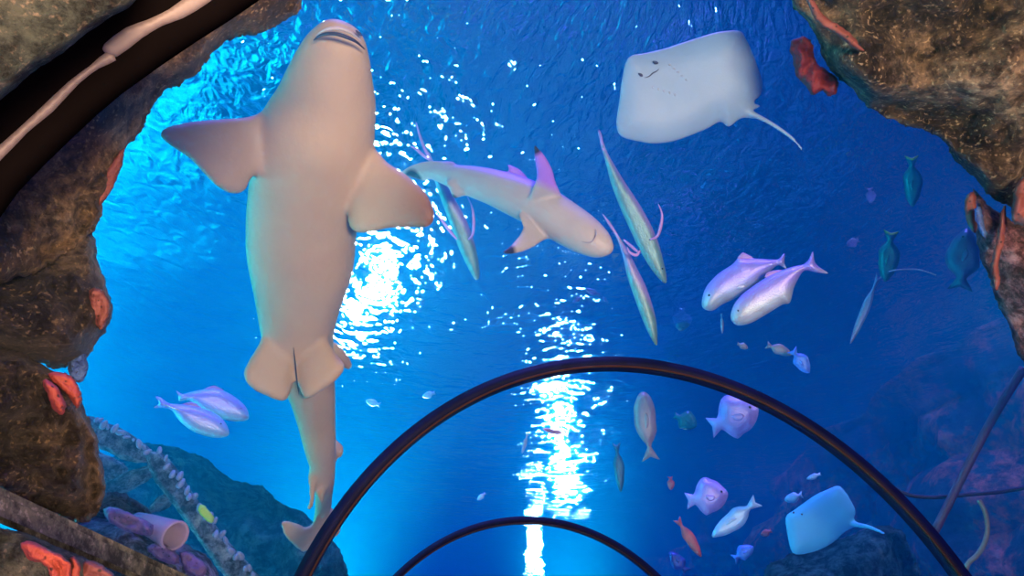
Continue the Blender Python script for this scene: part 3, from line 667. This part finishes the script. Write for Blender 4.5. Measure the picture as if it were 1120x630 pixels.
M['navy'] = fish_mat('navy_fish', (0.04, 0.08, 0.4), (0.03, 0.05, 0.25), 0.1)
M['whitef'] = fish_mat('white_fish', (0.4, 0.42, 0.5), (0.3, 0.33, 0.4), 0.2)

def fish(label, pts, depth, T, mat, E=10, eye=None, group=None, k=3, step=3, name='fish', cat='fish', extra=()):
    bm = bmesh.new(); inflate(bm, pts, depth, T, E, 0.004 if T < .05 else .006, step, k)
    o = mesh_obj(name, bm, M[mat]); tag(o, label, cat, group)
    df = depth if callable(depth) else (lambda x, y: depth)
    if eye:
        bm = bmesh.new(); bmesh.ops.create_uvsphere(bm, u_segments=10, v_segments=8, radius=eye[2] * df(*eye[:2]) / F)
        bmesh.ops.translate(bm, verts=bm.verts[:], vec=W(eye[0], eye[1], df(*eye[:2]) - T * .82)); mesh_obj('eye', bm, M['black'], o)
    for nm, ep, r in extra:
        bm = bmesh.new(); inflate(bm, ep, (lambda x, y: df(x, y) - T * .9), 0.004, 3, 0.003, 2, 2); mesh_obj(nm, bm, M[mat], o)
    return o
# two pairs of trevally
ta = fish('silvery trevally with violet back, upper of the right-hand pair', [(769, 337), (768, 327), (773, 313), (786, 299), (800, 290), (806, 284), (812, 283), (830, 283), (846, 284), (852, 283), (858, 277), (858, 288), (861, 295), (852, 290), (844, 295), (834, 305), (820, 317), (803, 327), (790, 333), (779, 340)],
     3.7, 0.055, 'trev_r', 16, (776, 323, 1.6), extra=[('pectoral_fin', [(797, 312), (808, 310), (817, 313), (808, 317)], 0)])
tb = fish('silvery trevally with violet head, lower of the right-hand pair', [(801, 352), (799, 345), (803, 333), (812, 322), (828, 310), (843, 301), (860, 294), (870, 291), (879, 289), (885, 283), (889, 275), (891, 286), (896, 292), (906, 299), (893, 298), (880, 296), (873, 305), (868, 316), (864, 331), (856, 333), (843, 341), (822, 353), (808, 356)],
     3.5, 0.05, 'trev_r', 16, (808, 340, 1.6), extra=[('pectoral_fin', [(826, 330), (838, 326), (846, 328), (836, 334)], 0)])
tc_ = fish('silvery trevally, upper of the pair left of the huge shark', [(272, 458), (270, 447), (262, 438), (250, 430), (236, 425), (222, 426), (208, 429), (199, 431), (193, 427), (195, 433), (196, 439), (206, 438), (218, 447), (233, 455), (250, 460), (262, 461)],
     3.64, 0.05, 'trev_l', 12, (263, 447, 1.3))
td = fish('silvery trevally, lower of the pair left of the huge shark', [(250, 476), (249, 467), (242, 457), (230, 450), (212, 444), (196, 442), (185, 441), (176, 435), (170, 434), (174, 441), (168, 446), (178, 446), (188, 449), (196, 460), (208, 470), (222, 476), (238, 479)],
     3.45, 0.05, 'trev_l', 12, (241, 464, 1.3))
M['fin_violet'] = plain('violet_fin', (0.55, 0.30, 0.65), 0.4)
M['highlight'] = plain('painted_highlight', (0.85, 0.85, 0.95), 0.15, 0.5)  # pale colour for painted lamp highlights
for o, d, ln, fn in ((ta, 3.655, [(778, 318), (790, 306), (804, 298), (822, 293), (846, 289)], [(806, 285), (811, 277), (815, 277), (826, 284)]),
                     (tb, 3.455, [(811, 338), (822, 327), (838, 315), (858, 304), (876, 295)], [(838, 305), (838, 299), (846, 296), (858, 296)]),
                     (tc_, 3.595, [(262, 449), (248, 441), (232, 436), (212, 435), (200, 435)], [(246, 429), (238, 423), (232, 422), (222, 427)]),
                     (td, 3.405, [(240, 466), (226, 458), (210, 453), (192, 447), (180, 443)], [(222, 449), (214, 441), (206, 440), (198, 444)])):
    bm = bmesh.new(); tube(bm, pxcurve([(x, y, d) for x, y in ln]), 0.0045, 6, lambda t: .4 + .6 * math.sin(PI * t)); mesh_obj('highlight_strip', bm, M['highlight'], o)  # pale tubes stand in for specular highlights along the backs
    bm = bmesh.new(); inflate(bm, fn, d + .05, 0.004, 3, 0.004, 1.5, 2); mesh_obj('dorsal_fin', bm, M['fin_violet'], o)
# slender fish seen edge-on
def fins(o, curves):
    for c in curves:
        bm = bmesh.new(); tube(bm, pxcurve(c), 0.008, 8, lambda t: 0.2 + 0.8 * math.sin(PI * min(1, t * .85 + .15)) ** 1.3)
        mesh_obj('pectoral_fin', bm, M['fin_violet'], o)
f = fish('slender teal fish, steepest of the three between the white ray and the pale shark', [(654, 143), (659, 153), (665, 168), (673, 182), (684, 200), (698, 221), (710, 242), (719, 262), (725, 283), (729, 302), (728, 310), (720, 304), (710, 291), (699, 272), (688, 249), (677, 224), (668, 200), (663, 180), (658, 162)],
     3.2, 0.03, 'slim', 8, (724, 294, 1.2))
fins(f, [[(711, 262, 3.15), (719, 258, 3.14), (723, 246, 3.13), (724, 234, 3.13), (720, 223, 3.13)], [(700, 274, 3.15), (696, 279, 3.14), (689, 276, 3.13), (686, 270, 3.13)], [(663, 172, 3.2), (659, 160, 3.2), (657, 148, 3.2), (655, 142, 3.2)]])
f = fish('slender green-striped fish with violet forked tail below the steeper teal fish', [(661, 236), (669, 247), (678, 260), (688, 276), (697, 294), (706, 312), (713, 332), (718, 352), (719, 370), (718, 378), (711, 368), (702, 348), (694, 326), (686, 303), (682, 284), (676, 264), (668, 249)],
     3.3, 0.035, 'slim', 7, (713, 360, 1.2))
fins(f, [[(682, 262, 3.26), (690, 269, 3.25), (697, 275, 3.24), (702, 277, 3.24)], [(678, 262, 3.3), (670, 250, 3.3), (664, 241, 3.3), (659, 234, 3.3)]])
f = fish('slender pale teal fish half hidden behind the black-tipped shark', [(468, 165), (476, 180), (487, 199), (500, 222), (511, 243), (519, 266), (524, 290), (524, 304), (519, 305), (511, 291), (502, 272), (494, 250), (485, 226), (477, 203), (470, 182)],
     3.35, 0.03, 'slim', 7, (519, 292, 1.2))
fins(f, [[(512, 262, 3.3), (517, 256, 3.29), (518, 240, 3.29), (516, 226, 3.29), (511, 215, 3.29)], [(500, 262, 3.3), (493, 254, 3.3), (484, 242, 3.3), (477, 233, 3.3)],
         [(472, 176, 3.35), (465, 164, 3.35), (459, 148, 3.35), (455, 134, 3.35)], [(471, 176, 3.35), (463, 170, 3.35), (455, 163, 3.35), (449, 160, 3.35)]])

def px_fish(label, nose, tail, H, depth, mat, T=None, tailw=0.9, eye=True, group=None, fork=0.5, cat='fish', name='fish', prof=(.75, .95), tailmat=None):
    nx, ny = nose; dx, dy = tail[0] - nx, tail[1] - ny; L = math.hypot(dx, dy); ax, ay = dx / L, dy / L; qx, qy = -ay, ax
    a, b = prof; top = []; mxv = (a / (a + b)) ** a * (b / (a + b)) ** b
    us = [0, .04, .1, .2, .32, .45, .58, .7, .8]
    h = [H * ((u + .01) ** a * (1 - u) ** b) / mxv for u in us]; h[-1] = max(h[-1] * .55, H * .14)
    h[-2] *= .8
    up_, dn = [], []
    for u, v in zip(us, h):
        w1 = v * (1.12 if .15 < u < .4 else 1.28 if .4 <= u < .75 else 1); v = v * (1.2 if .5 < u < .75 else 1)
        up_.append((nx + ax * L * u + qx * w1, ny + ay * L * u + qy * w1)); dn.append((nx + ax * L * u - qx * v, ny + ay * L * u - qy * v))
    tw = H * tailw
    t = [(nx + ax * L + qx * tw, ny + ay * L + qy * tw), (nx + ax * L * (1 - .12 * fork), ny + ay * L * (1 - .12 * fork)), (nx + ax * L - qx * tw, ny + ay * L - qy * tw)]
    pts = up_ + t + dn[::-1]
    T = T or H * .4 * depth / F
    ey = (nx + ax * L * .14 + qx * H * .2, ny + ay * L * .14 + qy * H * .2, max(.6, H * .07)) if eye else None
    o = fish(label, pts, depth, T, mat, H * .8, ey, group, 2, max(1.5, H * .3), name, cat)
    P_ = lambda u, q: (nx + ax * L * u + qx * H * q, ny + ay * L * u + qy * H * q)
    if H >= 6.5:
        bm = bmesh.new(); inflate(bm, [P_(.30, -.1), P_(.36, .08), P_(.52, .15), P_(.50, -.12), P_(.40, -.3)], depth - T * 1.05, 0.003, 3, 0.003, 1.5, 2); mesh_obj('pectoral_fin', bm, M[mat], o)
    if tailmat:
        bm = bmesh.new(); inflate(bm, [P_(.84, -.12), P_(.84, .12), P_(1.0, tailw * .95), P_(.95, 0), P_(1.0, -tailw * .95)], depth, 0.012, 3, 0.008, 1.5, 1); mesh_obj('caudal_fin', bm, M[tailmat], o)
    return o
# fish of the right-hand water
px_fish('green fish with yellow-green tail under the ochre rock overhang', (998, 226), (997, 170), 9, 4.6, 'greenf', tailmat='yellow')
px_fish('green fish with yellow-green tail, the lower one beside the hanging cord', (968, 308), (975, 252), 10, 4.8, 'greenf', tailmat='yellow')
px_fish('broad teal fish half behind the pinkish right rock', (1058, 250), (1050, 318), 16, 4.2, 'teal')
px_fish('small blue fish with black eye right of the trevally pair', (885, 408), (866, 382), 7, 5.0, 'bluef')
px_fish('long salmon-pink fish just behind the small blue fish', (866, 388), (838, 377), 5, 5.4, 'salmon')
px_fish('tiny pink-red fish below the trevally pair', (818, 381), (806, 376), 3, 5.6, 'salmon')
px_fish('dim round teal fish below the slender fish', (745, 362), (746, 336), 9, 6.0, 'teal', tailw=.4)
px_fish('thin white fish hanging below the trevally pair', (790, 365), (789, 342), 1.6, 4.6, 'whitef', eye=False)
px_fish('pale silvery fish streaking beside the reef wall', (930, 376), (962, 300), 4, 5.0, 'whitef')
px_fish('pink fish high near the reef wall, left of the green fish', (953, 222), (951, 205), 5, 6.0, 'salmon')
px_fish('small dusky pink fish left of the lower green fish', (926, 268), (940, 262), 4.5, 6.2, 'salmon')
px_fish('small navy fish alone above the hoop, larger of the three', (640, 316), (657, 322), 2.6, 4.6, 'navy')
px_fish('small navy fish alone above the hoop, left of the three', (626, 331), (637, 324), 2.4, 4.7, 'navy')
px_fish('small navy fish alone above the hoop, right of the three', (659, 324), (665, 331), 1.6, 4.7, 'navy', eye=False)
# fish seen inside the large hoop
px_fish('salmon-headed pale fish swimming up inside the large hoop', (703, 429), (712, 504), 11, 5.6, 'salmon', prof=(.6, 1.3))
px_fish('wide lilac fish just beneath the crest of the large hoop', (829, 446), (776, 468), 20, 5.2, 'lilac', tailw=.6)
px_fish('rounded blue-lilac fish in the middle right of the large hoop', (796, 540), (750, 548), 17, 5.4, 'lilac', tailw=.55)
px_fish('bright pale cyan fish with forked tail inside the large hoop', (779, 587), (829, 547), 9, 5.2, 'cyan')
px_fish('long red fish below the rounded blue-lilac fish', (767, 609), (740, 567), 5, 6.0, 'redf')
px_fish('dim green round fish beside the salmon-headed fish', (762, 466), (737, 454), 9, 7.0, 'greenf', tailw=.4)
px_fish('tiny red fish below the dim green round fish', (734, 536), (733, 521), 3.5, 6.5, 'redf')
px_fish('teal upright fish inside the hoop, left of the salmon-headed fish', (679, 538), (674, 484), 5, 6.5, 'teal')
px_fish('small cyan fish above the small pale blue stingray', (858, 547), (878, 541), 5, 6.2, 'cyan')
px_fish('tiny cyan fish between small stingray and large hoop', (882, 524), (898, 518), 2.8, 6.2, 'cyan', eye=False)
px_fish('blue fish left of the small pale blue stingray near the bottom', (824, 598), (802, 612), 7, 6.4, 'bluef')
px_fish('dark blue fish low inside the hoop, beneath the long red fish', (732, 604), (752, 626), 7, 6.6, 'navy')
px_fish('tiny dark red fish left of the small stingray', (832, 585), (844, 580), 3.5, 6.6, 'redf')
px_fish('tiny pale fish between the hoop and the water glitter', (571, 496), (577, 474), 1.8, 6.0, 'whitef', eye=False)
px_fish('small blue fish near the crest of the smaller hoop', (522, 547), (531, 539), 2.4, 6.0, 'cyan', eye=False)
px_fish('thin reddish fish beside the water glitter', (594, 469), (622, 476), 2.6, 6.4, 'redf', eye=False)
px_fish('small bright blue fish between the huge shark and the hoop crest', (462, 434), (476, 429), 3.2, 5.6, 'cyan')
px_fish('faint blue fish right of the huge shark tail', (400, 438), (416, 443), 3.4, 5.8, 'cyan')

# ---------------------------------------------------------------- lines in the right-hand water
def line(name, label, cat, pts, r, mat, k=8):
    bm = bmesh.new(); tube(bm, pxcurve(pts, k), r, 8); tag(mesh_obj(name, bm, mat), label, cat)
line('reflection', 'faint mauve reflection slanting down behind the large hoop at lower right', 'reflection', [(1120, 402, 4.2), (1080, 468, 4.2), (1022, 582, 4.2)], 0.02, plain('mauve_reflection', (0.09, 0.06, 0.11)))  # solid bar standing in for a faint slanting reflection
line('cable', 'dark cable sagging across the lower right corner', 'cable', [(960, 520, 4.4), (985, 538, 4.4), (1015, 544, 4.4), (1060, 541, 4.4), (1100, 537, 4.4), (1150, 528, 4.4)], 0.011, plain('dark_cable', (0.01, 0.015, 0.03)))
line('rope', 'pale frayed rope hanging in the lower right corner', 'rope', [(1071, 547, 4.0), (1078, 562, 4.0), (1080, 580, 4.0), (1076, 596, 4.0), (1068, 608, 4.0), (1058, 618, 4.0), (1054, 640, 4.0)], 0.011, plain('pale_rope', (0.22, 0.2, 0.15)))
line('cord', 'thin pale cord curving beside the lower green fish', 'cord', [(972, 297, 4.5), (985, 295, 4.5), (1005, 295, 4.5), (1024, 301, 4.5)], 0.004, plain('pale_cord', (0.5, 0.5, 0.45)))
